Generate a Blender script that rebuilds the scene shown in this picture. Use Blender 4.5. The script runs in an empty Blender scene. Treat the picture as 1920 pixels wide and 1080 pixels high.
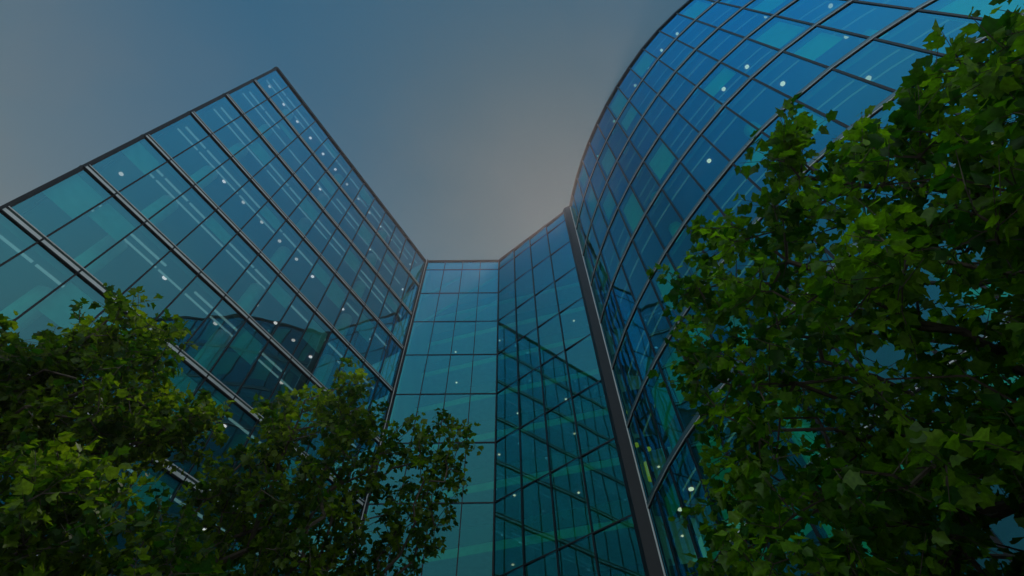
import bpy, math, random
import numpy as np
from mathutils import Vector, Matrix, noise as mnoise
R = math.radians
random.seed(7); rng = np.random.default_rng(7)
S = bpy.context.scene
COL = S.collection

# ------------------------------------------------------------------ camera
EYE = 1.6
PITCH, ROLL, FPX = 0.992675901, -0.0224944084, 966.124267
cam_d = bpy.data.cameras.new('camera'); cam = bpy.data.objects.new('camera', cam_d); COL.objects.link(cam)
cam_d.sensor_width = 36.0; cam_d.lens = FPX / 1920 * 36.0; cam_d.clip_start = 0.05; cam_d.clip_end = 6000
cF = Vector((0, math.cos(PITCH), math.sin(PITCH))); cU0 = Vector((0, -math.sin(PITCH), math.cos(PITCH))); cX0 = Vector((1, 0, 0))
cX = math.cos(ROLL) * cX0 + math.sin(ROLL) * cU0; cU = -math.sin(ROLL) * cX0 + math.cos(ROLL) * cU0
m = Matrix.Identity(4)
for i in range(3):
    m[i][0], m[i][1], m[i][2] = cX[i], cU[i], -cF[i]
m.translation = (0, 0, EYE); cam.matrix_world = m
S.camera = cam
def ray(x, y):
    return (cF * FPX + cX * (x - 960) - cU * (y - 540)).normalized()

# ------------------------------------------------------------------ sky, sun, exposure
SUN_EL, SUN_AZ = R(65.0), R(13.2)
sv = Vector((math.sin(SUN_AZ) * math.cos(SUN_EL), math.cos(SUN_AZ) * math.cos(SUN_EL), math.sin(SUN_EL)))
W = bpy.data.worlds.new('World'); S.world = W; W.use_nodes = True
nt = W.node_tree; nt.nodes.clear()
def N(t, typ, **kw):
    n = t.nodes.new(typ)
    for k, v in kw.items(): setattr(n, k, v)
    return n
def mth(t, op, a, b=None, clamp=False):
    n = N(t, 'ShaderNodeMath', operation=op, use_clamp=clamp)
    for i, v in enumerate((a, b)):
        if v is None: continue
        if isinstance(v, (int, float)): n.inputs[i].default_value = v
        else: t.links.new(v, n.inputs[i])
    return n.outputs[0]
def mixc(t, fac, a, b, mode='MIX'):
    n = N(t, 'ShaderNodeMix', data_type='RGBA', blend_type=mode)
    for i, v in ((0, fac), (6, a), (7, b)):
        if isinstance(v, (int, float)): n.inputs[i].default_value = v
        elif isinstance(v, tuple): n.inputs[i].default_value = (*v, 1)
        else: t.links.new(v, n.inputs[i])
    return n.outputs[2]
sky = N(nt, 'ShaderNodeTexSky', sky_type='NISHITA'); sky.sun_disc = False
sky.sun_elevation = SUN_EL; sky.sun_rotation = SUN_AZ
sky.air_density = 1.0; sky.dust_density = 0.3; sky.ozone_density = 3.0
tc = N(nt, 'ShaderNodeTexCoord')
dotn = N(nt, 'ShaderNodeVectorMath', operation='DOT_PRODUCT'); nt.links.new(tc.outputs['Generated'], dotn.inputs[0]); dotn.inputs[1].default_value = sv
dp = mth(nt, 'MAXIMUM', dotn.outputs['Value'], 0.0)
aur = mth(nt, 'MULTIPLY', mth(nt, 'POWER', dp, 12.0), .85)
sep = N(nt, 'ShaderNodeSeparateXYZ'); nt.links.new(tc.outputs['Generated'], sep.inputs[0])
noise = N(nt, 'ShaderNodeTexNoise'); noise.inputs['Scale'].default_value = 2.6; noise.inputs['Detail'].default_value = 7; noise.inputs['Roughness'].default_value = .55
nt.links.new(tc.outputs['Generated'], noise.inputs['Vector'])
cl = N(nt, 'ShaderNodeMapRange'); cl.inputs[1].default_value = .46; cl.inputs[2].default_value = .66; nt.links.new(noise.outputs['Fac'], cl.inputs[0])
low = N(nt, 'ShaderNodeMapRange'); low.inputs[1].default_value = .84; low.inputs[2].default_value = .45; low.inputs[3].default_value = .09; nt.links.new(sep.outputs['Z'], low.inputs[0])
cloud = mth(nt, 'MULTIPLY', mth(nt, 'MULTIPLY', cl.outputs[0], low.outputs[0]), .9)
hz = N(nt, 'ShaderNodeMapRange'); hz.inputs[1].default_value = .92; hz.inputs[2].default_value = .58; hz.inputs[3].default_value = 0; hz.inputs[4].default_value = .85
nt.links.new(sep.outputs['Z'], hz.inputs[0])
clear = mixc(nt, 1.0, sky.outputs[0], (.80, 1.98, 1.85), 'MULTIPLY')
opp = N(nt, 'ShaderNodeMapRange'); opp.inputs[1].default_value = .04; opp.inputs[2].default_value = -.5; opp.inputs[3].default_value = .84; opp.inputs[4].default_value = 3.4  # extra gain on the unseen sky behind the camera, added for the glass reflections
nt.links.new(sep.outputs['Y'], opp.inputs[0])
c0 = mixc(nt, aur, clear, (1.35, 1.5, 1.65))       # thin milky air round the sun
c1 = mixc(nt, hz.outputs[0], c0, (5.75, 6.45, 6.1))        # and down towards the horizon
c2 = mixc(nt, cloud, c1, (5.9, 5.6, 5.4))
bg = N(nt, 'ShaderNodeBackground'); bg.inputs['Strength'].default_value = 0.12
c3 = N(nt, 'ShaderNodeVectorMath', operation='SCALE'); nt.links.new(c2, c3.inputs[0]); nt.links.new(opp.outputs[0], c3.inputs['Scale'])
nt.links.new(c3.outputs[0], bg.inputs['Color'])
out = N(nt, 'ShaderNodeOutputWorld'); nt.links.new(bg.outputs[0], out.inputs[0])
sun_d = bpy.data.lights.new('sun', 'SUN'); sun_d.energy = 4.0; sun_d.angle = R(.5); sun_d.color = (1, .85, .78)
sun = bpy.data.objects.new('sun', sun_d); COL.objects.link(sun); sun.rotation_euler = sv.to_track_quat('Z', 'Y').to_euler()
S.view_settings.view_transform = 'Standard'; S.view_settings.look = 'None'; S.view_settings.gamma = 1.0
S.view_settings.exposure = -1.6
cy = S.cycles
cy.max_bounces = 8; cy.glossy_bounces = 4; cy.diffuse_bounces = 3; cy.transparent_max_bounces = 14; cy.transmission_bounces = 4
cy.sample_clamp_indirect = 3.0; cy.caustics_reflective = False; cy.caustics_refractive = False

# ------------------------------------------------------------------ materials
def mat(name):
    M = bpy.data.materials.new(name); M.use_nodes = True; t = M.node_tree; t.nodes.clear()
    return M, t, N(t, 'ShaderNodeOutputMaterial')
def simple(name, col, rough=.5, metal=0.0, var=.12, scale=3.0, spec=.5):
    M, t, o = mat(name)
    p = N(t, 'ShaderNodeBsdfPrincipled'); p.inputs['Roughness'].default_value = rough; p.inputs['Metallic'].default_value = metal
    p.inputs['Specular IOR Level'].default_value = spec
    tcn = N(t, 'ShaderNodeTexCoord'); nz = N(t, 'ShaderNodeTexNoise'); nz.inputs['Scale'].default_value = scale; nz.inputs['Detail'].default_value = 5
    t.links.new(tcn.outputs['Object'], nz.inputs['Vector'])
    mr = N(t, 'ShaderNodeMapRange'); mr.inputs[1].default_value = .3; mr.inputs[2].default_value = .7; mr.inputs[3].default_value = 1 - var; mr.inputs[4].default_value = 1 + var * .5
    t.links.new(nz.outputs['Fac'], mr.inputs[0])
    c = mixc(t, 1.0, tuple(col), mr.outputs[0], 'MULTIPLY')
    t.links.new(c, p.inputs['Base Color']); t.links.new(p.outputs[0], o.inputs[0])
    return M
def emit(name, col, s):
    M, t, o = mat(name); e = N(t, 'ShaderNodeEmission'); e.inputs[0].default_value = (*col, 1); e.inputs[1].default_value = s
    t.links.new(e.outputs[0], o.inputs[0]); return M
def glass(name, trans, refl, base, wob=.012, ex=1.8):
    M, t, o = mat(name)
    tr = N(t, 'ShaderNodeBsdfTransparent'); tr.inputs[0].default_value = (*trans, 1)
    gl = N(t, 'ShaderNodeBsdfGlossy'); gl.inputs['Roughness'].default_value = 0.0; gl.inputs['Color'].default_value = (*refl, 1)
    g = N(t, 'ShaderNodeNewGeometry')
    nz = N(t, 'ShaderNodeTexNoise'); nz.inputs['Scale'].default_value = .45; nz.inputs['Detail'].default_value = 1
    t.links.new(g.outputs['Position'], nz.inputs['Vector'])
    b = N(t, 'ShaderNodeBump'); b.inputs['Strength'].default_value = 1.0; b.inputs['Distance'].default_value = wob
    t.links.new(nz.outputs['Fac'], b.inputs['Height']); t.links.new(b.outputs[0], gl.inputs['Normal'])
    lw = N(t, 'ShaderNodeLayerWeight'); lw.inputs['Blend'].default_value = .5
    fac = mth(t, 'ADD', mth(t, 'MULTIPLY', mth(t, 'POWER', lw.outputs['Facing'], ex), 1 - base), base, True)
    mx = N(t, 'ShaderNodeMixShader'); t.links.new(fac, mx.inputs[0]); t.links.new(tr.outputs[0], mx.inputs[1]); t.links.new(gl.outputs[0], mx.inputs[2])
    t.links.new(mx.outputs[0], o.inputs[0]); return M
GL_TRANS = (.14, .62, .54)
M_glass_left = glass('coated_glass_teal', GL_TRANS, (.24, .80, 1.0), .16, .014)
M_glass_mid = glass('coated_glass_green', (.09, .54, .29), (.13, .68, .87), .09, .006, 1.7)
M_glass_right = glass('coated_glass_blue', (.12, .74, .42), (.10, .61, .93), .08, .012)
M_dark = simple('dark_anodised_metal', (.012, .014, .018), .45, 0, spec=.25)
M_white = simple('pale_coated_aluminium', (.60, .62, .63), .4, .15, .1, 1.2)
M_tealm = simple('teal_coated_metal', (.10, .19, .23), .4, .5, .1, 1.2)
M_groove = simple('dark_green_gasket', (.02, .05, .045), .6)
M_ceil = simple('painted_ceiling', (.26, .28, .29), .8, 0, .1, .4)
M_slab = simple('concrete_slab', (.45, .44, .42), .8)
M_core = simple('core_wall_plaster', (.35, .36, .36), .8, 0, .3, .25)
M_column = simple('white_plaster_column', (.8, .8, .78), .6)
M_dim = simple('smoked_panel', (.10, .12, .12), .3)
M_blind = simple('roller_blind_fabric', (.72, .74, .72), .8)
M_light = emit('lit_downlight', (1, .24, .27), 14.0)
M_light2 = emit('lit_downlight_dim', (1, .25, .26), 8.0)
M_strip2 = emit('dim_linear_luminaire', (1.0, .66, .58), .5)
M_warm = emit('warm_lamp', (1, .36, .03), 3.0)
M_strip = emit('lit_linear_luminaire', (1.0, .50, .56), 1.5)
M_bark = simple('bark', (.07, .055, .04), .85, 0, .4, 18)

def paving():
    M, t, o = mat('stone_paving')
    p = N(t, 'ShaderNodeBsdfPrincipled'); p.inputs['Roughness'].default_value = .7
    tcn = N(t, 'ShaderNodeTexCoord'); br = N(t, 'ShaderNodeTexBrick'); br.inputs['Scale'].default_value = 1.0
    br.inputs['Color1'].default_value = (.30, .29, .27, 1); br.inputs['Color2'].default_value = (.36, .34, .32, 1); br.inputs['Mortar'].default_value = (.12, .12, .11, 1)
    br.inputs['Mortar Size'].default_value = .01
    t.links.new(tcn.outputs['Object'], br.inputs['Vector']); t.links.new(br.outputs[0], p.inputs['Base Color']); t.links.new(p.outputs[0], o.inputs[0]); return M
def leafmat(name, c0, c1, trs):
    M, t, o = mat(name)
    at = N(t, 'ShaderNodeAttribute'); at.attribute_name = 'leaf_age'
    col = mixc(t, at.outputs['Fac'], c0, c1)
    gp = N(t, 'ShaderNodeNewGeometry'); nz = N(t, 'ShaderNodeTexNoise'); nz.inputs['Scale'].default_value = 38; nz.inputs['Detail'].default_value = 3
    t.links.new(gp.outputs['Position'], nz.inputs['Vector'])
    mr = N(t, 'ShaderNodeMapRange'); mr.inputs[1].default_value = .3; mr.inputs[2].default_value = .7; mr.inputs[3].default_value = .62; mr.inputs[4].default_value = 1.2; t.links.new(nz.outputs['Fac'], mr.inputs[0])
    col = mixc(t, 1.0, col, mr.outputs[0], 'MULTIPLY')
    d = N(t, 'ShaderNodeBsdfDiffuse'); t.links.new(col, d.inputs[0])
    tl = N(t, 'ShaderNodeBsdfTranslucent')
    tcol = mixc(t, 1.0, col, (1.35, 1.5, .35), 'MULTIPLY'); t.links.new(tcol, tl.inputs[0])
    g = N(t, 'ShaderNodeBsdfGlossy'); g.inputs['Roughness'].default_value = .42; g.inputs['Color'].default_value = (.8, .9, .8, 1)
    m1 = N(t, 'ShaderNodeMixShader'); m1.inputs[0].default_value = trs; t.links.new(d.outputs[0], m1.inputs[1]); t.links.new(tl.outputs[0], m1.inputs[2])
    m2 = N(t, 'ShaderNodeMixShader'); m2.inputs[0].default_value = .018; t.links.new(m1.outputs[0], m2.inputs[1]); t.links.new(g.outputs[0], m2.inputs[2])
    t.links.new(m2.outputs[0], o.inputs[0]); return M

# ------------------------------------------------------------------ helpers
class MB:
    def __init__(s): s.v = []; s.f = []
    def quad(s, a, b, c, d):
        i = len(s.v); s.v += [tuple(a), tuple(b), tuple(c), tuple(d)]; s.f.append((i, i+1, i+2, i+3)); return s
    def prism(s, poly, z0, z1):           # poly: list of (x, y)
        i = len(s.v); n = len(poly)
        s.v += [(p[0], p[1], z0) for p in poly] + [(p[0], p[1], z1) for p in poly]
        s.f.append(tuple(i + k for k in reversed(range(n)))); s.f.append(tuple(i + n + k for k in range(n)))
        for k in range(n):
            k2 = (k + 1) % n; s.f.append((i + k, i + k2, i + n + k2, i + n + k))
        return s
    def disc(s, c, r, z, h, n=16):
        return s.prism([(c[0] + r * math.cos(a * 2 * math.pi / n), c[1] + r * math.sin(a * 2 * math.pi / n)) for a in range(n)], z, z + h)
    def tube(s, a, b, r0, r1, n=6):
        a = Vector(a); b = Vector(b); d = (b - a)
        if d.length < 1e-5: return s
        q = d.to_track_quat('Z', 'Y'); i = len(s.v)
        for (c, r) in ((a, r0), (b, r1)):
            for k in range(n):
                w = q @ Vector((r * math.cos(k * 2 * math.pi / n), r * math.sin(k * 2 * math.pi / n), 0)) + c
                s.v.append(tuple(w))
        for k in range(n):
            k2 = (k + 1) % n; s.f.append((i + k, i + k2, i + n + k2, i + n + k))
        s.f.append(tuple(i + k for k in reversed(range(n)))); s.f.append(tuple(i + n + k for k in range(n)))
        return s
    def build(s, name, M, parent=None, smooth=False):
        me = bpy.data.meshes.new(name); me.from_pydata(s.v, [], s.f); me.materials.append(M)
        if smooth: me.polygons.foreach_set('use_smooth', [True] * len(me.polygons))
        me.update(); o = bpy.data.objects.new(name, me); COL.objects.link(o); o.parent = parent
        return o
def tag(o, label=None, cat=None, group=None, kind=None):
    for k, v in (('label', label), ('category', cat), ('group', group), ('kind', kind)):
        if v: o[k] = v
    return o
def empty(name, loc):
    o = bpy.data.objects.new(name, None); COL.objects.link(o); o.location = loc; o.empty_display_size = .5; return o

class Bld:
    """building root at base; meshes are written in world space and shifted to the root"""
    def __init__(s, name, base): s.root = empty(name, (*base, 0)); s.o = Vector((*base, 0))
    def part(s, mb, name, M, parent=None, smooth=False):
        if not mb.v: return None
        mb.v = [(v[0] - s.o.x, v[1] - s.o.y, v[2] - s.o.z) for v in mb.v]
        return mb.build(name, M, parent or s.root, smooth)

def V2(p): return Vector((p[0], p[1]))
def offs(P, Nn, d): return [p + n * d for p, n in zip(P, Nn)]
def ring(A, B): return [tuple(p) for p in A] + [tuple(p) for p in reversed(B)]
Z = lambda h: EYE + 40.0 * h

def in_view(c, n2):
    """how large a small patch at c with horizontal normal n2 shows"""
    d = Vector(c) - Vector((0, 0, EYE)); z = d.dot(cF)
    if z < 1: return 0
    x = 960 + FPX * d.dot(cX) / z; y = 540 - FPX * d.dot(cU) / z
    if not (-120 < x < 2040 and -120 < y < 1200): return 0
    nn = Vector((n2[0], n2[1], 0)); return max(0, -nn.dot(d.normalized())) / d.length_squared

def facade(B, P, levels, gM, sides, mull_w=.05, mull_d=.08, ledge='fascia', pane_M=None, frame_side=None, maxp=100, tiltamp=.004, style=None, saw=0.0):
    """P plan points at the mullions, outward normal on the right hand of the walk when sides=1"""
    nb = len(P) - 1
    segN = []
    for i in range(nb):
        u = (P[i+1] - P[i]).normalized(); segN.append(Vector((u.y, -u.x)) * sides)
    PN = [segN[0]] + [((segN[i-1] + segN[i]).normalized()) for i in range(1, nb)] + [segN[-1]]
    # panes
    cand = []
    for i in range(nb):
        for k in range(len(levels) - 1):
            z0, z1 = levels[k], levels[k+1]; c = (P[i] + P[i+1]) / 2
            sc = in_view((c.x, c.y, (z0 + z1) / 2), segN[i])
            cand.append((sc, i, k))
    cand.sort(reverse=True)
    rest = MB()
    for j, (sc, i, k) in enumerate(cand):
        z0, z1 = levels[k] + (.17 if ledge == 'fascia' else .03), levels[k+1] - (.21 if ledge == 'fascia' else .03)
        u = (P[i+1] - P[i]).normalized(); a = P[i] + u * .02; b = P[i+1] - u * .02
        n = segN[i]; t1, t2 = random.uniform(-1, 1) * tiltamp, random.uniform(-1, 1) * tiltamp
        q = []
        for (p, z, s1, s2) in ((a, z0, -1, -1), (b, z0, 1, -1), (b, z1, 1, 1), (a, z1, -1, 1)):
            o = s1 * t1 * (b - a).length / 2 + s2 * t2 * (z1 - z0) / 2
            o += s1 * saw
            q.append((p.x + n.x * o, p.y + n.y * o, z))
        if sides < 0: q.reverse()
        if j < maxp and sc > 0: B.part(MB().quad(*q), 'glass_pane', gM)
        else: rest.quad(*q)
    r = B.part(rest, 'glass_pane', gM)
    if r: r['kind'] = 'stuff'
    # mullions
    for i, p in enumerate(P):
        n = PN[i]; u = Vector((-n.y, n.x)); w = mull_w / 2
        poly = [p - u*w - n*.12, p + u*w - n*.12, p + u*w + n*mull_d*.4, p - u*w + n*mull_d*.4]
        B.part(MB().prism([tuple(v) for v in poly], levels[0] - .2, levels[-1] - .02), 'mullion', M_dark)
    # ledges
    for k in range(1, len(levels)):
        z = levels[k]; top = k == len(levels) - 1
        if ledge == 'fascia' and not top:
            A = offs(P, PN, -.05); led = None
            for (nm, za, zb, pr, M_) in style:
                o = B.part(MB().prism(ring(offs(P, PN, pr), A), z + za, z + zb), nm if led else 'ledge', M_, led)
                led = led or o
        elif top:
            B.part(MB().prism(ring(offs(P, PN, .10), offs(P, PN, -.4)), z - .10 if ledge != 'fascia' else z - .21, z + .03), 'coping', M_dark)
        else:
            B.part(MB().prism(ring(offs(P, PN, .03), offs(P, PN, -.10)), z - .03, z + .03), 'transom', M_dark)
    return segN, PN

def lights_disc(B, pts, r=.11, M=None):
    for (x, y, z) in pts:
        B.part(MB().disc((x, y), r, z - .03, .03, 12), 'ceiling_light', M or (M_light if random.random() < .65 else M_light2))

# ------------------------------------------------------------------ ground
g = MB().quad((-400, -400, 0), (400, -400, 0), (400, 400, 0), (-400, 400, 0)).build('ground', paving()); tag(g, kind='structure')

# ------------------------------------------------------------------ left building
L0 = Vector((-16.60, 6.685)); L1 = Vector((-7.67, 23.04)); uL = (L1 - L0).normalized(); nL = Vector((uL.y, -uL.x))
lev10 = [Z(h) for h in (-.035, .1, .197, .296, .395, .494, .595, .6975, .798, .899, 1.0)]
BL = Bld('glass_office_building', tuple(L0))
tag(BL.root, 'tall teal glass block with a sharp corner and pale floor bands, standing on the left', 'building')
PL = [L0 + uL * s for s in [0] + [1.38 + 1.4425 * k for k in range(12)] + [18.60]]
ST_L = [('ledge', -.17, .0, .03, M_white), ('gasket', .002, .10, .01, M_groove), ('trim', .102, .142, .035, M_white), ('frame', -.215, -.173, .075, M_dark)]
ST_R = [('ledge', -.04, .09, .035, M_tealm), ('trim', .092, .115, .04, M_tealm), ('gasket', -.09, -.042, .025, M_dark), ('trim', -.13, -.092, .055, M_white), ('frame', -.165, -.133, .03, M_dark)]
facade(BL, PL, lev10, M_glass_left, 1, style=ST_L, mull_w=.065)
# far side, hidden side and back of the block
wL = -nL
D_L = 15.0
Pside = [L0 + wL * d for d in np.arange(0.0, D_L + .1, 1.5)]
facade(BL, Pside, lev10, M_glass_left, -1, maxp=0, style=ST_L)
BL.part(MB().prism([tuple(L0 + nL*.05 + uL*-.05), tuple(L0 + nL*.05 + uL*.05), tuple(L0 - nL*.12 + uL*.05), tuple(L0 - nL*.12 - uL*.05)], 0, Z(1.0) + .05), 'corner_post', M_dark)
def loc(s, o): return L0 + uL * s - nL * o       # s along the facade, o inwards
core = [loc(3.5, 6.5), loc(18.5, 6.5), loc(18.5, D_L), loc(3.5, D_L)]
BL.part(MB().prism([tuple(p) for p in core], 0.02, lev10[-1] - .6), 'core_wall', M_core)
for k in range(1, 11):
    z = lev10[k]
    poly = [loc(.18, .18), loc(18.5, .18), loc(18.5, D_L), loc(.18, D_L)]
    BL.part(MB().prism([tuple(p) for p in poly], z - .42, z - .02), 'floor_slab' if k < 10 else 'roof_slab', M_ceil)
    for (o, w) in ((.55, .09), (1.0, .07)):
        if k in (5, 6, 7, 8, 9, 10) or o < .9:
            sg = .45 if o < .9 else .3
            while sg < 17.5:
                ln = 1.4425 * random.choice((1, 1, 2, 3, 4)); en = min(sg + ln - .12, 18.2)
                if random.random() < (.85 if o < .9 else .7):
                    q = [loc(sg, o), loc(en, o), loc(en, o + w), loc(sg, o + w)]
                    BL.part(MB().prism([tuple(p) for p in q], z - .48, z - .425), 'linear_light', M_strip)
                sg = en + .12
for s in (2.85, 8.65, 14.4):
    c = loc(s, 1.45)
    for k in range(10):
        BL.part(MB().disc(tuple(c), .42, lev10[k] + (.0 if k else .3), lev10[k+1] - lev10[k] - .43 - (0 if k else .3), 20), 'column', M_column, smooth=False)
pts = []
for k, bays in ((10, range(13)), (9, (5, 9, 12)), (8, ()), (7, range(2, 12)), (6, (0, 6, 7, 8, 9, 11)), (5, (3, 5, 6, 8, 10, 11)), (4, (3, 5, 7, 9)), (3, (5, 8))):
    for b in bays:
        s = .72 + 1.4425 * b; o = 1.15 if k != 6 else 2.2
        c = loc(s, o)
        pts.append((c.x, c.y, lev10[k] - .425))
lights_disc(BL, pts, .10)
for (k, i, h) in ((9, 5, 1.0), (9, 2, .5), (8, 5, 1.2), (8, 8, 1.4), (7, 7, 1.1), (7, 8, 1.6), (6, 0, 1.3), (6, 3, .8), (5, 0, 1.8), (5, 1, 1.2), (10, 4, .7), (4, 2, 1.6), (4, 3, 2.2), (4, 6, 1.6), (3, 4, 1.8), (6, 10, 1.2), (8, 11, .9), (3, 6, 1.2), (4, 9, 1.5), (9, 8, 1.5), (8, 2, 1.2), (7, 4, .9), (10, 7, 1.3), (7, 10, 1.8), (6, 6, 1.0), (5, 6, 1.4), (9, 10, .8), (5, 9, 2.0), (4, 5, 2.4), (3, 3, 1.5), (6, 8, 1.7)):
    a = loc(.05 + (0 if i == 0 else 1.38 + 1.4425 * (i - 1)) + .05, .22); b = a + uL * 1.32
    z1 = lev10[k] - .43
    BL.part(MB().prism([tuple(a), tuple(b), tuple(b - nL * .01), tuple(a - nL * .01)], z1 - h, z1), 'roller_blind', M_blind)

# ------------------------------------------------------------------ centre building (two faces meeting in an inner corner)
C0 = Vector((-7.435, 23.05)); C1 = Vector((-1.139, 23.159)); C2 = Vector((4.655, 18.468))
lev_c = [Z(h) for h in (-.035, .110, .205, .300, .395, .490, .586, .680, .775, .871, .963, 1.0)]
BC = Bld('glass_link_building', tuple(C1))
tag(BC.root, 'narrow recessed glass block with an inner corner, wedged between two dark columns', 'building')
uC = (C1 - C0).normalized(); uR = (C2 - C1).normalized()
PC = [C0 + uC * s for s in (0, 1.55, 3.12, 4.68)] + [C1]
PR = [C1, C1 + uR * 1.77, C1 + uR * 3.54, C1 + uR * 5.36, C2]
facade(BC, PC, lev_c, M_glass_mid, 1, ledge='plain', mull_w=.05, maxp=45)
facade(BC, PR, lev_c, M_glass_mid, 1, ledge='plain', mull_w=.05, mull_d=.08, maxp=45, saw=.03)
nC = Vector((uC.y, -uC.x)); nR = Vector((uR.y, -uR.x))
# interior: an atrium behind the glass, the slabs end in a straight pale edge set back from both faces
back = [Vector((9.5, 33)), Vector((-7.6, 36))]
E0, E1 = Vector((-7.6, 28.3)), Vector((9.5, 23.75))
for k in range(1, 11):
    z = lev_c[k]
    BC.part(MB().prism([tuple(p) for p in (E0, E1, *back)], z - .50, z + .02), 'floor_slab', M_column)
    BC.part(MB().prism([tuple(p) for p in (E0 + Vector((.05, -.06)), E1 + Vector((0, -.06)), E1 + Vector((0, -.02)), E0 + Vector((.05, -.02)))], z + .03, z + 1.05), 'balustrade', M_dim)
for (a, b) in ((C0 + Vector((-.02, .35)), Vector((-7.62, 36))), (Vector((5.4, 19.4)), Vector((9.6, 33)))):
    n_ = (b - a).normalized(); n_ = Vector((n_.y, -n_.x)) * .15
    BC.part(MB().prism([tuple(a), tuple(b), tuple(b + n_), tuple(a + n_)], .02, Z(1) - .36), 'side_wall', M_core)
roofp = [C0 - nC * .15, C1 - (nC + nR) * .1, C2 - nR * .15] + back
BC.part(MB().prism([tuple(p) for p in roofp], Z(1) - .35, Z(1) - .12), 'roof_slab', M_slab)
BC.part(MB().prism([tuple(p) for p in (E0 + Vector((.3, 4.2)), E1 + Vector((-1.2, 4.0)), back[0] + Vector((-.3, 0)), back[1] + Vector((.3, 0)))], 0.02, Z(.95)), 'core_wall', M_core)
# steel braces behind the upper storeys of the left-hand face, a stair flight per storey behind the right-hand one
for k in (8, 9):
    for i in (0, 2):
        a = PC[i] - nC * .6; b = PC[min(i + 2, 4)] - nC * .6
        BC.part(MB().tube((a.x, a.y, lev_c[k] + .2), (b.x, b.y, lev_c[k+1] - .2), .09, .09, 8), 'steel_brace', M_white)
pts = []
for k in range(2, 11):
    for j in range(4):
        if random.random() < .7:
            c = E0.lerp(E1, (j + random.uniform(.3, .7)) / 3.6) + Vector((0, random.uniform(.7, 2.2))); pts.append((c.x, c.y, lev_c[k] - .505))
lights_disc(BC, pts, .07)

# dark posts that close the two joints
def post(name_label, poly, h, line=None):
    c = sum(poly, Vector((0, 0))) / len(poly)
    b = Bld('corner_column', tuple(c)); tag(b.root, name_label, 'column')
    b.part(MB().prism([tuple(p) for p in poly], 0, h), 'shaft', M_dark)
    if line: b.part(MB().prism([tuple(p) for p in line], 0, h - .1), 'edge_trim', M_white)
q0 = L1 + uL * .02
post('thin dark column between the teal left block and the recessed centre block',
     [q0 + nL * .10, C0 + Vector((-.03, -.10)), C0 + Vector((-.03, .3)), q0 - nL * .3], Z(1) + .25,
     [q0 + nL * .13 - uL*.05, q0 + nL * .13, q0 + nL * .103, q0 + nL * .103 - uL*.05])
cc = Vector((30.945, 21.090)); CR = 26.079
K0 = cc + CR * Vector((math.cos(R(-173.2)), math.sin(R(-173.2))))
post('thick dark column between the recessed centre block and the curved blue building',
     [Vector(p) for p in ((4.45, 18.45), (4.55, 18.22), (5.04, 17.97), (5.3, 18.5), (4.9, 19.2))], Z(1) + .1,
     [Vector(p) for p in ((4.985, 17.99), (5.03, 17.945), (5.05, 17.965), (5.005, 18.01))])

# ------------------------------------------------------------------ curved building
BK = Bld('curved_glass_building', tuple(K0))
tag(BK.root, 'blue glass office building with a curved facade and sweeping ledges, behind the large right tree', 'building')
PK = []
for k in range(-9, 24):
    a = -144.55 + 3.29 * k
    rr = CR - (.52 * (max(0, a + 144.6) / 12.8) ** 1.5 if a > -144.6 else 0) if a < -120 else CR - .52 * (24.6 / 12.8) ** 1.5
    PK.append(cc + rr * Vector((math.cos(R(a)), math.sin(R(a)))))
PK[0] = K0
lev_k = [Z(h) for h in (-.035, .1, .198, .300, .400, .496, .594, .692, .790, .892, 1.0)]
segK, PNK = facade(BK, PK, lev_k, M_glass_right, 1, style=ST_R, mull_w=.085)
nK = len(PK)
for k in range(1, 11):
    z = lev_k[k]
    BK.part(MB().prism(ring(offs(PK, PNK, -.18), offs(PK, PNK, -9.0)), z - .42, z - .02), 'floor_slab' if k < 10 else 'roof_slab', M_ceil)
    for (o, w) in (((.7, .05), (1.15, .05)) if k % 2 else ((.6, .06),)):
        BK.part(MB().prism(ring(offs(PK[:16], PNK[:16], -o), offs(PK[:16], PNK[:16], -o - w)), z - .46, z - .425), 'linear_light', M_strip2)
BK.part(MB().prism(ring(offs(PK, PNK, -6.0), offs(PK, PNK, -9.05)), 0.02, Z(.98)), 'core_wall', M_core)
for i in range(1, nK - 1, 4):
    c = PK[i] - PNK[i] * 1.6
    for k in range(10):
        BK.part(MB().disc(tuple(c), .34, lev_k[k] + (.0 if k else .3), lev_k[k+1] - lev_k[k] - .43 - (0 if k else .3), 18), 'column', M_column)
pts = []
for k, bays in ((10, range(3, 15)), (8, (12, 14)), (7, (9, 10, 11, 13)), (6, (7, 10, 12)), (5, (9, 11)), (4, (1, 5, 8)), (3, (0, 1, 2, 4)), (2, (0, 1, 3)), (1, (0, 1, 2))):
    for b in bays:
        if b + 1 >= nK: continue
        c = (PK[b] + PK[b+1]) / 2 - segK[b] * 1.0; pts.append((c.x, c.y, lev_k[k] - .425))
lights_disc(BK, pts, .10)
for (x, y, d, hh) in ((1212, 868, 20.3, .9), (1216, 840, 20.3, .12), (1193, 832, 20.6, .15), (1236, 768, 20.6, .15), (1172, 772, 20.9, .12), (1196, 872, 21.2, .7)):
    w = ray(x, y); q = w * (d / math.hypot(w.x, w.y)); c = (q.x, q.y)
    BK.part(MB().disc(c, .13 if hh > .5 else .10, EYE + q.z - hh, hh, 12), 'wall_lamp', M_warm)
random.seed(21)
seen = set()
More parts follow.
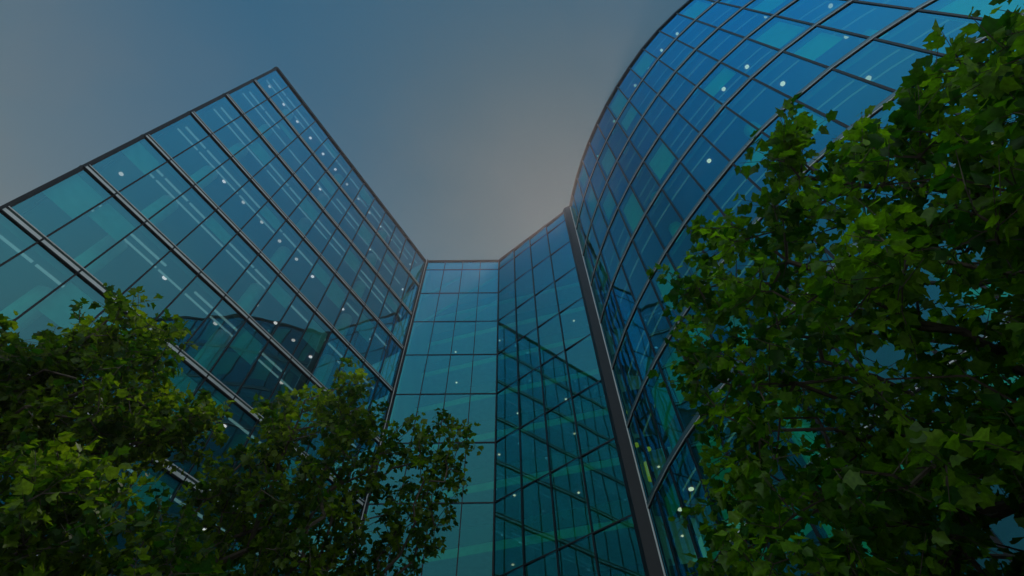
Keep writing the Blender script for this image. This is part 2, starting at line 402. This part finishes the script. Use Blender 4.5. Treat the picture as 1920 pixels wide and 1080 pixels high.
for j in range(52):
    i = random.randrange(1, 16); k = random.randrange(2, 11); h = random.uniform(.5, 3.0)
    if (i, k) in seen: continue
    seen.add((i, k))
    a = PK[i] * .96 + PK[i+1] * .04 - segK[i] * .22; b = PK[i] * .04 + PK[i+1] * .96 - segK[i] * .22; z1 = lev_k[k] - .43
    BK.part(MB().prism([tuple(a), tuple(b), tuple(b - segK[i]*.01), tuple(a - segK[i]*.01)], z1 - h, z1), 'roller_blind', M_blind)

# ------------------------------------------------------------------ trees
LEAF = np.array([(0, 0), (.17, -.03), (.42, .11), (.33, .29), (.48, .57), (.26, .63), (0, 1.0)])
def leaf_mesh(name, pos, axis, nrm, size, age, M, parent):
    n = len(pos)
    axis = axis / np.linalg.norm(axis, axis=1, keepdims=True)
    side = np.cross(axis, nrm); side /= np.linalg.norm(side, axis=1, keepdims=True) + 1e-9
    up = np.cross(side, axis)
    T = [(x, y, 0.10 * abs(x) * 2 - .10 * y * y) for x, y in LEAF] + [(-x, y, 0.10 * abs(x) * 2 - .10 * y * y) for x, y in LEAF[1:6]]
    T = np.array(T)                                             # 12 vertices
    asym = rng.uniform(.8, 1.15, (n, 1, 1)); cup = rng.uniform(-.6, 2.4, (n, 1, 1)); curl = rng.uniform(.2, 3.5, (n, 1, 1))
    X = T[None, :, 0:1] * asym; Y = T[None, :, 1:2]
    Zz = cup * .2 * np.abs(X) - curl * .1 * Y * Y
    jit = rng.normal(0, .045, (n, 12, 2)); jit[:, 0] = 0
    X = X + jit[:, :, 0:1]; Y = Y + jit[:, :, 1:2]
    v = pos[:, None, :] + size[:, None, None] * (X * side[:, None, :] + Y * axis[:, None, :] + Zz * up[:, None, :])
    v = v.reshape(-1, 3)
    f = np.array([0, 1, 2, 3, 4, 5, 6, 0, 6, 11, 10, 9, 8, 7])
    loops = (f[None, :] + 12 * np.arange(n)[:, None]).ravel()
    me = bpy.data.meshes.new(name); me.vertices.add(len(v)); me.vertices.foreach_set('co', v.ravel())
    me.loops.add(len(loops)); me.loops.foreach_set('vertex_index', loops.astype(np.int32))
    me.polygons.add(2 * n); me.polygons.foreach_set('loop_start', (7 * np.arange(2 * n)).astype(np.int32))
    me.update(calc_edges=True); me.validate()
    a = me.attributes.new('leaf_age', 'FLOAT', 'FACE'); a.data.foreach_set('value', np.repeat(age, 2)[:len(me.polygons)].astype(np.float32))
    me.materials.append(M); o = bpy.data.objects.new(name, me); COL.objects.link(o); o.parent = parent; return o

def inside(poly, x, y):
    c = False; j = len(poly) - 1
    for i in range(len(poly)):
        xi, yi = poly[i]; xj, yj = poly[j]
        if (yi > y) != (yj > y) and x < (xj - xi) * (y - yi) / (yj - yi) + xi: c = not c
        j = i
    return c
def edge_dist(poly, x, y):
    b = 1e9; p = Vector((x, y))
    for i in range(len(poly)):
        a = Vector(poly[i]); d = Vector(poly[(i+1) % len(poly)]) - a
        t = max(0, min(1, (p - a).dot(d) / d.length_squared)); b = min(b, (a + d * t - p).length)
    return b

def tree(name, label, base, regions, n_cl, per, size, M, fork, trunk_r, seed, dist, half, twig=.34, cat='tree', clump=1.7, margin=30):
    """crown volume: clusters spread through a rounded body seen over `regions`, dist = mean distance (m), half = half depth"""
    random.seed(seed); global rng; rng = np.random.default_rng(seed)
    root = empty(name, (*base, 0)); tag(root, label, cat, None)
    o3 = Vector((*base, 0))
    cl = []
    tot = 0
    for (poly, wt, holes) in regions:
        xs = [p[0] for p in poly]; ys = [p[1] for p in poly]; need = int(n_cl * wt); g_ = 0
        while g_ < need:
            x = random.uniform(min(xs), max(xs)); y = random.uniform(min(ys), max(ys))
            if not inside(poly, x, y): continue
            if any((x - hx) ** 2 + (y - hy) ** 2 < hr * hr for hx, hy, hr in holes): continue
            e = edge_dist(poly, x, y)
            if wt > .2 and e < margin and random.random() < .85: continue
            th = half * min(1.0, .25 + e / 170.0)
            dm = dist(x, y)
            d = dm + random.uniform(-1, 1) * th
            p = Vector((0, 0, EYE)) + ray(x, y) * d
            if p.z < 2.0: g_ += .5; continue
            if wt > .2 and mnoise.noise(p * clump + Vector((seed, 0, 0))) < -.10: g_ += .12; continue
            cl.append((p, x, y)); g_ += 1
    pts = [Vector(c[0]) for c in cl]
    # skeleton: trunk, fork, then every cluster joins the nearest wood nearer to the fork
    fk = Vector(fork)
    nodes = []; par = []
    nT = 7
    for i in range(nT + 1):
        t = i / nT; q = Vector((base[0], base[1], 0)).lerp(fk, t); q.x += .12 * math.sin(3 * t + seed); q.y += .10 * math.sin(4 * t + 2 * seed) ; nodes.append(q); par.append(i - 1)
    order = sorted(range(len(pts)), key=lambda i: (pts[i] - fk).length)
    arr = np.zeros((len(nodes) + len(pts) * 2 + 10, 3)); arr[:len(nodes)] = [tuple(q) for q in nodes]
    cnt = len(nodes); dfork = np.zeros(len(arr)); dfork[:cnt] = 0
    path = np.zeros(len(arr))
    leafnode = []
    for i in order:
        p = np.array(pts[i]); d = np.linalg.norm(arr[nT//2:cnt] - p, axis=1) + .35 * path[nT//2:cnt]
        j = int(np.argmin(d)) + nT//2
        dd = np.linalg.norm(arr[j] - p)
        if dd > .7:
            mid = (arr[j] + p) / 2 + rng.normal(0, .07 * dd, 3) + np.array([0, 0, .05 * dd])
            arr[cnt] = mid; par.append(j); path[cnt] = path[j] + dd / 2; j = cnt; cnt += 1
        arr[cnt] = p; par.append(j); path[cnt] = path[j] + np.linalg.norm(arr[j] - p); leafnode.append(cnt); cnt += 1
    wgt = np.zeros(cnt)
    for k in leafnode: wgt[k] += 1
    for k in range(cnt - 1, nT, -1): wgt[par[k]] += wgt[k]
    rad = np.maximum(.0045, trunk_r * (wgt / max(wgt.max(), 1)) ** .5)
    trunk = MB(); limbs = MB()
    for k in range(1, nT + 1):
        r0 = trunk_r * (1.35 - .45 * (k - 1) / nT); r1 = trunk_r * (1.35 - .45 * k / nT)
        trunk.tube(Vector(arr[par[k]]) - o3, Vector(arr[k]) - o3, r0, r1, 12)
    for k in range(nT + 1, cnt):
        r1 = min(rad[k], trunk_r * .6); r0 = min(rad[par[k]], trunk_r * .6, r1 * 1.8)
        limbs.tube(Vector(arr[par[k]]) - o3, Vector(arr[k]) - o3, r0, r1, 5 if r1 > .012 else 3)
    tr = trunk.build('trunk', M_bark, root, True); 
    # leaves on twigs
    P, A, Nn, Sz, Ag = [], [], [], [], []
    for k in leafnode:
        c = arr[k]; od = c - arr[par[k]]; od = od / (np.linalg.norm(od) + 1e-6)
        tone = rng.normal(.36, .30)
        for tw in range(2):
            dvec = od * .5 + rng.normal(0, .55, 3) + np.array([0, 0, .18]); dvec /= np.linalg.norm(dvec)
            L = twig * rng.uniform(.5, 1.2)
            limbs.tube(Vector(c) - o3, Vector(c + dvec * L) - o3, .004, .002, 3)
            m_ = per // 2
            for q in range(m_):
                t = (q + .6) / m_; b_ = c + dvec * L * t
                sd = rng.normal(0, 1, 3); sd -= sd.dot(dvec) * dvec * .7; sd /= np.linalg.norm(sd)
                ax = sd * .9 + dvec * .35 + np.array([0, 0, -.28]); ax /= np.linalg.norm(ax)
                nr = np.array([0, 0, 1.0]) + rng.normal(0, .55, 3)
                P.append(b_ + ax * .035 - np.array(o3)); A.append(ax); Nn.append(nr); Sz.append(size * rng.uniform(.55, 1.2)); Ag.append(min(1, max(0, tone + rng.normal(0, .2))))
    limbs.build('limbs', M_bark, root)
    leaf_mesh('crown', np.array(P), np.array(A), np.array(Nn), np.array(Sz), np.array(Ag), M, root)
    return root

M_leaf_r = leafmat('plane_leaf', (.020, .095, .006), (.18, .35, .011), .60)
M_leaf_l = leafmat('maple_leaf', (.020, .075, .005), (.17, .26, .010), .60)

tree('broadleaf_tree', 'big near tree with large lobed leaves, in front of the curved building', (6.6, 2.6),
     [([(1225, 545), (1262, 470), (1285, 400), (1345, 425), (1405, 425), (1450, 350), (1520, 300), (1620, 255), (1700, 215), (1770, 120), (1850, 60), (1960, 0), (2500, -100), (2900, 600), (2700, 1400), (1960, 1420), (1950, 1160), (1800, 1250), (1500, 1250), (1320, 1130), (1300, 1030), (1290, 940), (1350, 880), (1310, 790), (1255, 700), (1290, 640), (1250, 590)], .97, [(1862, 945, 55), (1900, 1000, 48), (1830, 905, 20)]),
      ([(1440, 310), (1480, 235), (1515, 300), (1500, 340)], .008, [])],
     2500, 16, .104, M_leaf_r, (6.3, 2.9, 4.2), .17, 5,
     lambda x, y: 5.8 - .0008 * (x - 1300) if x < 1960 else 5.2, 1.7, .30, margin=12)
tree('broadleaf_tree', 'leafy tree at the left edge in front of the teal glass block', (-9.0, 5.2),
     [([(-400, 640), (-150, 590), (0, 578), (55, 605), (75, 650), (130, 600), (200, 560), (290, 548), (350, 595), (368, 640), (330, 690), (395, 730), (418, 790), (400, 850), (330, 880), (200, 900), (0, 900), (-400, 900)], 1, [(210, 740, 22), (335, 760, 24)])],
     860, 18, .110, M_leaf_l, (-8.6, 5.0, 4.6), .14, 11, lambda x, y: 9.4, 1.6)
tree('broadleaf_tree', 'darker tree with thin drooping twigs in front of the left dark column', (-5.2, 8.8),
     [([(478, 725), (560, 715), (600, 705), (645, 682), (700, 700), (735, 760), (748, 850), (700, 1000), (740, 1100), (700, 1350), (330, 1350), (340, 1000), (300, 940), (400, 870), (470, 810)], .86, []),
      ([(740, 790), (800, 780), (880, 785), (895, 815), (850, 850), (868, 900), (840, 960), (815, 1010), (800, 1080), (700, 1090), (720, 950)], .12, [])],
     860, 18, .110, M_leaf_l, (-4.9, 8.4, 4.5), .13, 17, lambda x, y: 10.2, 1.7)
tree('broadleaf_tree', 'low yellowish green tree in the bottom left corner, nearest on that side', (-6.6, 3.9),
     [([(-420, 880), (-200, 860), (0, 850), (110, 830), (220, 870), (310, 900), (350, 980), (420, 1060), (440, 1350), (-420, 1350)], 1, [])],
     640, 16, .110, M_leaf_l, (-6.2, 4.1, 2.6), .10, 23, lambda x, y: 7.2, 1.1)

# ------------------------------------------------------------------ air: thin haze volume added to make the glow round the sun
M, t, o = mat('sun_glow_haze')
pv = N(t, 'ShaderNodeVolumePrincipled'); pv.inputs['Color'].default_value = (.97, .97, .98, 1); pv.inputs['Density'].default_value = 0.0009; pv.inputs['Anisotropy'].default_value = .76
t.links.new(pv.outputs[0], o.inputs['Volume'])
hz_ = MB().prism([(-420, -420), (420, -420), (420, 420), (-420, 420)], -1.0, 48.0).build('haze', M); tag(hz_, kind='stuff')
